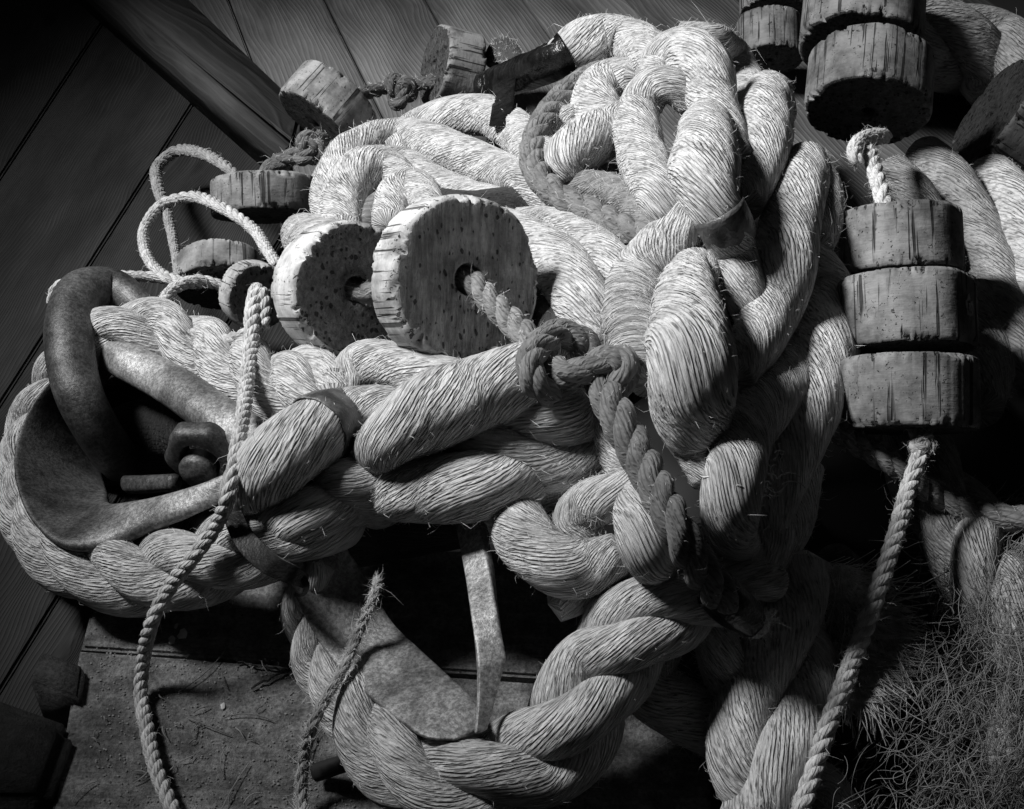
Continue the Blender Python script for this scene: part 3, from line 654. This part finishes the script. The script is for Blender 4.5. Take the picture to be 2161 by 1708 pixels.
thin_rope(t, [(1265,795,110,36),(1280,835,150,38),(1308,890,165,40),(1346,960,172,41),(1390,1040,178,41),(1430,1120,175,41),(1478,1200,155,42),(1530,1265,110,42)], M_GREY, .62, 1, 5.6, .5, 11, 3, 150, off=.46, rs=.57)
sleeve('tape_end', t, path([(1505,1240,100,44),(1540,1275,95,44),(1585,1310,85,36)]), M_BLACK, 1.05, wrinkle=.03)
strand(t, [(1570,1300,85,20),(1590,1312,80,32),(1600,1322,78,30)], M_CORD, tint=1.1, yarns=16, fuzz=500, fuzz_len=.006)
t = thing('grey_rope', 'dim laid rope crossing over the dark ropes behind the hanging cord at right', 'rope', W(2000,1070), 'weathered grey ropes')
thin_rope(t, [(1720,880,-40,26),(1800,930,10,27),(1900,990,60,28),(1990,1050,80,30),(2080,1085,90,30),(2200,1100,90,30)], M_GREY, .9, 1, 4.6, 0., 8, 3, 300)

# ------------------------------------------------------------------ cork floats
CG = 'cork floats'
cork(962,592,95,179,112,-4,58,'large round cork float in front, grey rope threaded through its grained face', CG, 1.12, True, .19, seed=2)
cork(728,612,62,145,112,-6,56,'large pitted cork float just behind and left of the front one', CG, 1.12, False, .2, seed=3, chip=.03)
cork(538,622,30,72,60,-25,55,'small pitted cork float behind the folded cord tip', CG, .8, False, .1, seed=4)
cork(462,580,20,94,66,97,-26,'half hidden cork float behind the pale cord loops', CG, .55, False, .1, seed=5)
cork(560,418,30,113,80,92,-1,'flat cork float lying behind the upper cord loop', CG, .5, False, .1, seed=6)
cork(692,228,40,98,92,53,-14,'tilted cracked cork float strung on the dark rope at upper left', CG, .65, False, .12, seed=7, chip=.025)
cork(955,146,55,88,84,172,24,'cork float with pale pitted end standing at the top behind the black tape', CG, .55, False, .13, seed=8)
cork(1625,86,60,70,92,88,-14,'small dark cork float behind the top knot, lower one of its pair', CG, .42, False, .1, seed=9, chip=.03)
cork(1632,-10,40,72,90,88,-14,'small cork float at the top edge, upper one of its pair', CG, .42, False, .1, seed=10)
ck_a = cork(1820,45,150,128,146,80,-22,'big dark cork float at the top right with a pale worn patch', CG, .42, False, .1, seed=11, chip=.03)
cork(1835,182,140,130,134,80,-22,'big dark cork float hanging at upper right above the knotted cord', CG, .38, False, .12, seed=12, chip=.03)
cork(1899,518,230,131,136,91,-6,'top cork float in the stack of three at right', CG, .58, False, .1, seed=13, chip=.025)
ck_b = cork(1913,666,225,141,154,90,-7,'middle cork float with a white paint spot in the stack of three', CG, .54, False, .1, seed=14, chip=.025)
cork(1917,834,215,145,152,89,-5,'bottom cork float in the stack of three above the hanging cord', CG, .48, False, .1, seed=15, chip=.03)
cork(2135,265,20,135,110,150,10,'dark cork float leaning at the far right edge', CG, .2, False, .1, seed=16)

paint_spot(ck_a, 140, -.006, .012, .010, 1); paint_spot(ck_b, 137, .0, .008, .010, 2)

# ------------------------------------------------------------------ thin pale cords
TG = 'thin pale cords'
t = thing('cord', 'long pale laid cord hanging over the left thimble from a folded tip to the floor', 'cord', W(420,1200,60), TG)
thin_rope(t, [(556,690,145,14.6),(556,640,165,16.8),(545,612,175,17.9),(534,650,175,17.9),(530,720,165,16.8),(522,800,160,16.8),(512,880,163,16.8),(498,960,170,16.8),(485,1040,175,16.8),(452,1115,170,16.8),(405,1180,120,16.8),(358,1240,95,16.8),(322,1310,55,16.8),(303,1390,35,15.7),(297,1460,28,15.7),(310,1540,26,16.8),(328,1620,26,16.8),(365,1712,26,17.9),(390,1760,26,17.9)], fuzz=250)
t = thing('cord', 'pale laid cord looped over the iron shackle and round behind the left corks', 'cord', W(380,560,60), TG)
thin_rope(t, [(108,640,80,11),(118,610,95,12),(160,588,105,12),(240,583,90,12),(330,586,60,12),(400,598,50,12),(460,600,40,12),(490,640,30,12)], fuzz=120)
thin_rope(t, [(395,600,50,12),(345,580,45,12),(308,535,40,12),(308,475,45,12),(345,430,55,12),(405,416,70,13),(470,440,90,13),(530,480,90,13),(562,525,80,13),(585,560,60,13)], fuzz=120)
thin_rope(t, [(378,585,30,11),(368,520,20,11),(352,450,15,12),(332,390,10,13),(338,345,10,13),(370,320,15,13),(430,326,20,13),(480,355,25,12),(520,392,20,11)], tint=.6, fuzz=120)
thin_rope(t, [(470,605,45,12),(420,592,60,13),(370,608,70,14),(345,645,80,14),(362,685,90,14),(410,708,100,14),(470,718,110,15),(515,708,115,15),(545,690,115,15)], fuzz=120)
t = thing('cord', 'hairy twine lying over the lower thimble down to the bottom edge', 'cord', W(700,1450,40), TG)
thin_rope(t, [(800,1220,70,9),(782,1275,90,10),(755,1340,110,11),(725,1410,122,12),(690,1470,112,12),(660,1530,85,13),(642,1600,50,13),(636,1680,45,13),(640,1740,40,13)], tint=.62, pitch=8., fuzz=900)
t = thing('cord', 'pale cord hanging taut from the bottom cork of the stack to the lower edge', 'cord', W(1820,1330,60), TG)
thin_rope(t, [(1930,890,200,18),(1942,950,190,19),(1918,1030,175,19),(1890,1130,160,19),(1858,1230,145,20),(1820,1340,130,20),(1785,1430,115,20),(1752,1520,90,21),(1722,1610,50,21),(1690,1710,45,22),(1670,1780,40,22)], tint=1.05, fuzz=600)
thin_rope(t, knot_path(1948,938,205,15,18,40.), tint=.7, fuzz=200)
t = thing('cord', 'short bright cord with a knot joining the upper corks to the stack of three', 'cord', W(1850,370,120), TG)
thin_rope(t, [(1835,318,190,15),(1842,345,200,17),(1852,380,215,18),(1862,415,225,19),(1870,465,230,20)], tint=1.15, pitch=7., fuzz=200)
thin_rope(t, [(1870,290,150,14),(1862,288,170,17),(1830,292,185,18),(1806,312,188,18),(1806,335,185,15),(1815,345,175,12)], tint=1.1, pitch=6., fuzz=200)
t = thing('dark_cord', 'dark knotted cord stringing the cork floats together at upper left', 'cord', W(760,230,20), TG)
thin_rope(t, [(555,385,35,18),(575,350,35,19),(610,335,40,19),(640,320,45,19),(680,290,45,18)], M_GREY, .5, 1, 4.6, fuzz=200)
thin_rope(t, knot_path(652,316,60,17,27,70.), M_GREY, .55, 1, 4.6, fuzz=200)
thin_rope(t, [(730,215,45,15),(765,198,40,15),(800,190,40,15),(830,180,45,15),(880,178,45,15),(925,172,40,15)], M_GREY, .4, 1, 4.6, fuzz=200)
thin_rope(t, knot_path(845,192,50,15,30,100.), M_GREY, .4, 1, 4.6, fuzz=200)

# ------------------------------------------------------------------ iron work
th = thing('rope_thimble', 'heart shaped iron thimble inside the left rope eye', 'thimble', W(250,950))
bar('ring', th, [(560,1015,40,545,955,10),(480,1056,50,475,1000,15),(390,1092,58,385,1037,10,.5,0.),(300,1124,64,292,1062,-5,.45,.1),(215,1154,68,238,1070,-60,.3,.4),(140,1154,76,228,1046,-150,.16,.85),(75,1107,82,218,1015,-200,.1,1.),(38,1030,86,210,980,-230,.1,1.),(34,940,86,210,930,-230,.1,1.),(68,855,76,215,880,-210,.1,1.),(128,780,45,222,830,-150,.2,.9),(190,725,15,234,793,-70,.4,.5),(255,722,15,265,808,-10,.5,.1),(330,748,40,325,842,0),(410,794,40,405,895,-5),(500,850,30,500,955,-10),(580,900,10,575,1010,-20)], flat=.5, tint=1.15)  # last value of a section darkens the crown in place of shade
bar('paint_blob', th, [(218,1134,62,221,1122,58),(226,1135,66,229,1119,60),(236,1131,66,238,1118,60),(244,1127,60,244,1121,58)], M_FLAKE, .3, 16)
sh = thing('shackle', 'rusty dark iron shackle hooked through the left thimble', 'shackle', W(200,800))
C = path([(330,690,-30,26),(288,640,10,34),(235,610,50,44),(175,618,80,50),(148,680,95,52),(150,760,95,52),(168,835,80,50),(198,895,15,48),(230,945,-90,46),(255,975,-220,44)])
n = 40; Cr, s_ = resample(C, .004); P_ = Cr[:,:3]-np.array(sh.location); T_, N_, B_ = frames(P_); a_ = 2*np.pi*np.arange(n)/n
V_ = (P_[:,None]+Cr[:,3][:,None,None]*(np.cos(a_)[None,:,None]*N_[:,None]+np.sin(a_)[None,:,None]*B_[:,None])).reshape(-1,3)
ix = np.arange(len(Cr)*n).reshape(-1,n); q_ = np.stack((ix[:-1],np.roll(ix[:-1],-1,1),np.roll(ix[1:],-1,1),ix[1:]),-1).reshape(-1,4)
o = link('bow', mesh_np('bow', V_, q_), M_METAL, sh); o.color = (.42,.42,.42,1)
def lug(parent, px, py, lift, Ro, Ri, hgt, ang, tilt, name, tint, sides=48, dome=False):
    c = W(px,py,lift); k = S(c); ax = math.cos(R(tilt))*(math.cos(R(ang))*EX+math.sin(R(ang))*EU)+math.sin(R(tilt))*EB
    up = EU-np.dot(EU,ax)*ax; up /= np.linalg.norm(up); rt = np.cross(up,ax)
    a = 2*np.pi*np.arange(sides)/sides; sh_ = 1+.06*np.cos(6*a)
    pr = [(Ri,-hgt/2),(Ro*.9,-hgt/2),(Ro,-hgt*.35),(Ro,hgt*.3),(Ro*.88,hgt/2),(Ri*1.12,hgt/2),(Ri,hgt*.4)] if not dome else [(.01,-hgt/2),(Ro,-hgt/2),(Ro,hgt*.2),(Ro*.8,hgt*.42),(.01,hgt/2)]
    V = np.array([[ (r*(sh_ if r>Ri*1.2 and not dome else 1)*np.cos(a)*k), (r*(sh_ if r>Ri*1.2 and not dome else 1)*np.sin(a)*k), np.full(sides,z*k)] for r,z in pr]).transpose(0,2,1)
    V = V[:,:,0:1]*rt+V[:,:,1:2]*up+V[:,:,2:3]*ax + (c-np.array(parent.location))
    m = len(pr); ix = np.arange(m*sides).reshape(m,sides); nx = np.roll(ix,-1,0) if not dome else None
    if dome: q = np.stack((ix[:-1],np.roll(ix[:-1],-1,1),np.roll(ix[1:],-1,1),ix[1:]),-1).reshape(-1,4)
    else: q = np.stack((ix,np.roll(ix,-1,1),np.roll(nx,-1,1),nx),-1).reshape(-1,4)
    o = link(name, mesh_np(name, V.reshape(-1,3), q), M_METAL, parent); o.color = (tint,)*3+(1,); return o
lug(sh, 430,962,-40,80,44,50,-110,50,'lug',.36); lug(sh, 418,992,-45,40,1,46,-110,50,'pin_head',.4,32,True)
bar('pin', sh, [(270,1005,-70,270,1042,-70),(320,1003,-60,320,1040,-60),(370,1000,-50,370,1036,-50)], flat=.9, tint=.35)
th2 = thing('rope_thimble', 'flat iron thimble plate with a pointed end inside the lower rope eye', 'thimble', W(900,1450))
bar('plate', th2, [(600,1190,20,720,1140,-40),(636,1286,60,775,1225,-30),(698,1390,78,825,1310,-25),(780,1472,84,890,1375,-15),(850,1527,88,950,1430,10),(900,1558,92,1000,1480,50),(960,1562,94,1024,1528,80)], flat=.12, power=3.)
bar('upright', th2, [(955,1040,20,1006,1040,-6),(966,1100,40,1018,1100,14),(983,1194,56,1037,1194,30),(994,1290,72,1051,1290,46),(1003,1365,82,1063,1365,58),(1006,1392,85,1066,1394,62),(1008,1420,88,1058,1424,66),(1008,1480,93,1042,1484,78),(1003,1548,98,1026,1540,88)], flat=.34, power=6., tint=1.5)
# ------------------------------------------------------------------ fibres
def fibres(name, parent, curves, rad, mat, kind=None):
    """curves (m, n, 3) -> thin three sided tubes"""
    m, n, _ = curves.shape; T = np.gradient(curves, axis=1); T /= np.linalg.norm(T,axis=2,keepdims=True)+1e-9
    A = np.cross(T, EB); A /= np.linalg.norm(A,axis=2,keepdims=True)+1e-9; Bb = np.cross(T, A)
    V = np.stack([curves + rad*(math.cos(q)*A+math.sin(q)*Bb) for q in (0,2.094,4.189)], 2)
    loc = np.array(parent.location if parent else (0,0,0)); V = V - loc
    ix = np.arange(m*n*3).reshape(m,n,3); a = ix[:,:-1]; b = ix[:,1:]
    q = np.stack((a,np.roll(a,-1,2),np.roll(b,-1,2),b),-1).reshape(-1,4)
    o = link(name, mesh_np(name, V.reshape(-1,3), q), mat, parent)
    if kind: o['kind'] = kind
    return o
def worldpts(X, Y, L):
    sh_ = X.shape; X, Y, L = X.ravel(), Y.ravel(), L.ravel()
    D = -EB[None] + EX[None]*((X-PW/2)/F)[:,None] + EU[None]*(-(Y-PH/2)/F)[:,None]
    d2 = (ANCH[:,0][None]-X[:,None])**2+(ANCH[:,1][None]-Y[:,None])**2+1600.; wt = d2**-1.7
    z = (wt*ANCH[:,2][None]).sum(1)/wt.sum(1)
    t = (z-CAM[2])/D[:,2]-L*.00045
    return (CAM[None]+D*t[:,None]).reshape(*sh_,3)
m = 5000; cx = []
while len(cx) < m:
    x, y = RNG.uniform(1640,2260), RNG.uniform(1060,1780)
    lim = 1940 + (1400-y)*.55 if y < 1400 else 1940-(y-1400)*.6
    p = 1/(1+math.exp(-(x-lim)/38))*(.12+.88*min(1,max(0,(x-1850)/300))**1.5)
    p *= .25+.75*(math.sin(x*.021+y*.013)*math.sin(y*.017-x*.008+1)>-.25)
    if RNG.random() < p: cx.append((x,y))
cx = np.array(cx); n = 15; th0 = np.where(RNG.random(m)<.55, RNG.normal(-.9,.5,m), RNG.uniform(0,6.28,m)); kap = RNG.choice([-1,1],m)*RNG.exponential(.013,m); Ls = RNG.uniform(50,170,m)
ss = np.linspace(-.5,.5,n)[None,:]*Ls[:,None]; an = th0[:,None]+kap[:,None]*ss + RNG.normal(0,.5,m)[:,None]*np.sin(ss*.05)
stp = Ls[:,None]/(n-1); X = cx[:,0:1]+np.cumsum(np.cos(an)*stp,1)-Ls[:,None]*np.cos(th0)[:,None]*.5; Y = cx[:,1:2]+np.cumsum(np.sin(an)*stp,1)-Ls[:,None]*np.sin(th0)[:,None]*.5
low_ = RNG.random(m) < .62
L0 = np.where(low_, RNG.uniform(-110,-10,m), RNG.uniform(-20,60,m))[:,None]+np.abs(RNG.normal(0,1,(m,1)))*26*np.sin(np.linspace(0,3.14,n))[None,:] + np.linspace(-1,1,n)[None,:]*RNG.normal(0,22,(m,1))
net = thing('net_heap', 'tangled heap of fine curly net twine at the lower right', 'net', W(2000,1450))
P3 = worldpts(X,Y,L0); fibres('shaded_twine', net, P3[low_], .0004, M_TWINE_SHADE, 'stuff'); fibres('pale_twine', net, P3[~low_], .00032, M_NET, 'stuff')  # lower twine coloured near black to stand for shade inside the heap
# frayed rope end
t = thing('frayed_rope_end', 'shaggy frayed rope end in the dark behind the hanging cord', 'rope', W(1820,1330))
strand(t, [(1760,1180,-60,40),(1800,1260,-40,66),(1830,1350,-30,78),(1820,1430,-40,66),(1780,1490,-60,40)], M_GREY, tint=.25, fuzz=0)
m = 2200; tt = RNG.uniform(0,1,m); px = np.interp(tt,[0,.5,1],[1770,1835,1800]); py = 1190+tt*290; wdt = np.interp(tt,[0,.3,.6,1],[40,80,88,40])
off = RNG.uniform(-1,1,m); X0 = px+off*wdt; Y0 = py; z0 = np.sqrt(np.clip(1-off**2,0,1))*80-20
dirx = RNG.normal(.75,.35,m); diry = RNG.normal(.55,.4,m); Ln = RNG.uniform(25,80,m); q = np.linspace(0,1,7)[None,:]
cur = RNG.normal(0,.5,m)[:,None]
X = X0[:,None]+dirx[:,None]*Ln[:,None]*q-cur*Ln[:,None]*q**2*.5; Y = Y0[:,None]+diry[:,None]*Ln[:,None]*q+cur*Ln[:,None]*q**2*.6; Lf = z0[:,None]+np.sin(q*3.14)*10-q**2*25
fibres('loose_fibres', t, worldpts(X,Y,Lf), .00045, M_HAIR, 'stuff')
# pulled yarns on the lower column
t = thing('loose_yarn', 'tuft of pulled curly yarn sticking out of the right rope column', 'yarn', W(1600,1030,120))
crv = []
for i in range(70):
    x, y = RNG.normal(1590,26), RNG.normal(1000,38); q = np.linspace(0,1,12); a0 = RNG.uniform(0,6.28); rr = RNG.uniform(3,10)
    crv.append(worldpts(x+q*RNG.normal(0,18)+rr*np.cos(a0+q*5), y+q*RNG.normal(0,18)+rr*np.sin(a0+q*5), 122+RNG.normal(0,6)+6*np.sin(q*6)))
q = np.linspace(0,1,12); crv.append(worldpts(1590+q*72, 1035-10*np.sin(q*7)-q*8, 135+0*q)); crv.append(worldpts(1608+12*np.cos(q*7), 1040+8*np.sin(q*7), 138+0*q))
fibres('yarn_tuft', t, np.array(crv), .0005, M_FUZZ, 'stuff')
# crumbs, twigs and flakes on the dusty boards
def chips(name, N_, xr, yr, smin, smax, mat, label, cat):
    V=[];T=[]
    for i in range(N_):
        x,y = RNG.uniform(*xr),RNG.uniform(*yr); c = G(x,y,.001); r = RNG.uniform(smin,smax); b=len(V)
        for k_ in range(5): a=k_*1.257+RNG.uniform(0,.6); V.append(c+np.array([math.cos(a)*r*RNG.uniform(.5,1.2),math.sin(a)*r*RNG.uniform(.5,1.2),RNG.uniform(0,.3)*r]))
        V.append(c+np.array([0,0,r*.7])); T += [(b+k_,b+(k_+1)%5,b+5) for k_ in range(5)]
    o = link(name, mesh_np(name,np.array(V),[],None,None,T), mat); o['kind']='stuff'; return tag(o,label,cat)
chips('floor_grit', 1100, (190,760),(1320,1708), .0003, .0014, M_CRUMB, 'crumbs and grit scattered on the dusty boards at lower left', 'grit')
for (x,y,r,lb) in ((385,1340,10,'largest pale paint flake on the dusty board below the left rope'),(362,1352,7,'smaller paint flake just left of the largest flake'),(372,1322,5,'small paint flake closest to the left rope'),(470,1490,5,'lone paint flake lying below the twig')):
    a = np.arange(9)*.698; c = G(x,y,.0015); V = np.array([c+np.array([math.cos(q)*r*.0005*RNG.uniform(.6,1.3),math.sin(q)*r*.0007*RNG.uniform(.6,1.3),RNG.uniform(0,.001)]) for q in a]+[c+np.array([0,0,.002])])
    tag(link('paint_flake', mesh_np('paint_flake', V, [], None, None, [(i,(i+1)%9,9) for i in range(9)]), M_FLAKE), lb, 'paint flake', 'paint flakes on the dusty board')
lit = []
for i in range(46):
    x, y = RNG.normal(430,150), RNG.normal(1540,90)
    if x < 190 or y < 1400: continue
    p0 = G(x,y,.003); a0 = RNG.uniform(0,6.28); L_ = RNG.exponential(.012)+.004; q = np.linspace(0,1,7); cv = RNG.normal(0,.5)
    lit.append(np.stack((p0[0]+L_*q*np.cos(a0+cv*q), p0[1]+L_*q*np.sin(a0+cv*q), p0[2]+.002*np.sin(q*3.1)),1))
o = fibres('floor_litter', None, np.array(lit), .0006, M_CRUMB, 'stuff'); tag(o, 'short straw and fibre scraps scattered on the dusty front boards', 'litter')
tw_ = thing('twig', 'thin dark forked twig on the dusty board left of the lower thimble', 'twig', G(590,1425,.004))
for pts in ([(655,1412),(610,1415),(570,1432),(530,1452)],[(610,1415),(560,1408),(500,1396)]):
    C = np.array([(*G(x,y,.004),.0012) for x,y in pts]); C = spline(C); C,_ = resample(C,.004); C[:,:3] += RNG.normal(0,.0006,(len(C),3))
    fibres('stem', tw_, C[None,:,:3], .0013, M_STRAP)
pg = thing('wooden_peg', 'short dark wooden peg on the boards beside the bottom rope', 'peg', G(700,1630,.015))
bar('peg_body', pg, [(660,1612,-10,672,1650,-10),(690,1602,-10,702,1640,-10),(720,1594,-10,732,1630,-10),(760,1584,-10,772,1620,-10)], M_DARK, .9, tint=.7)
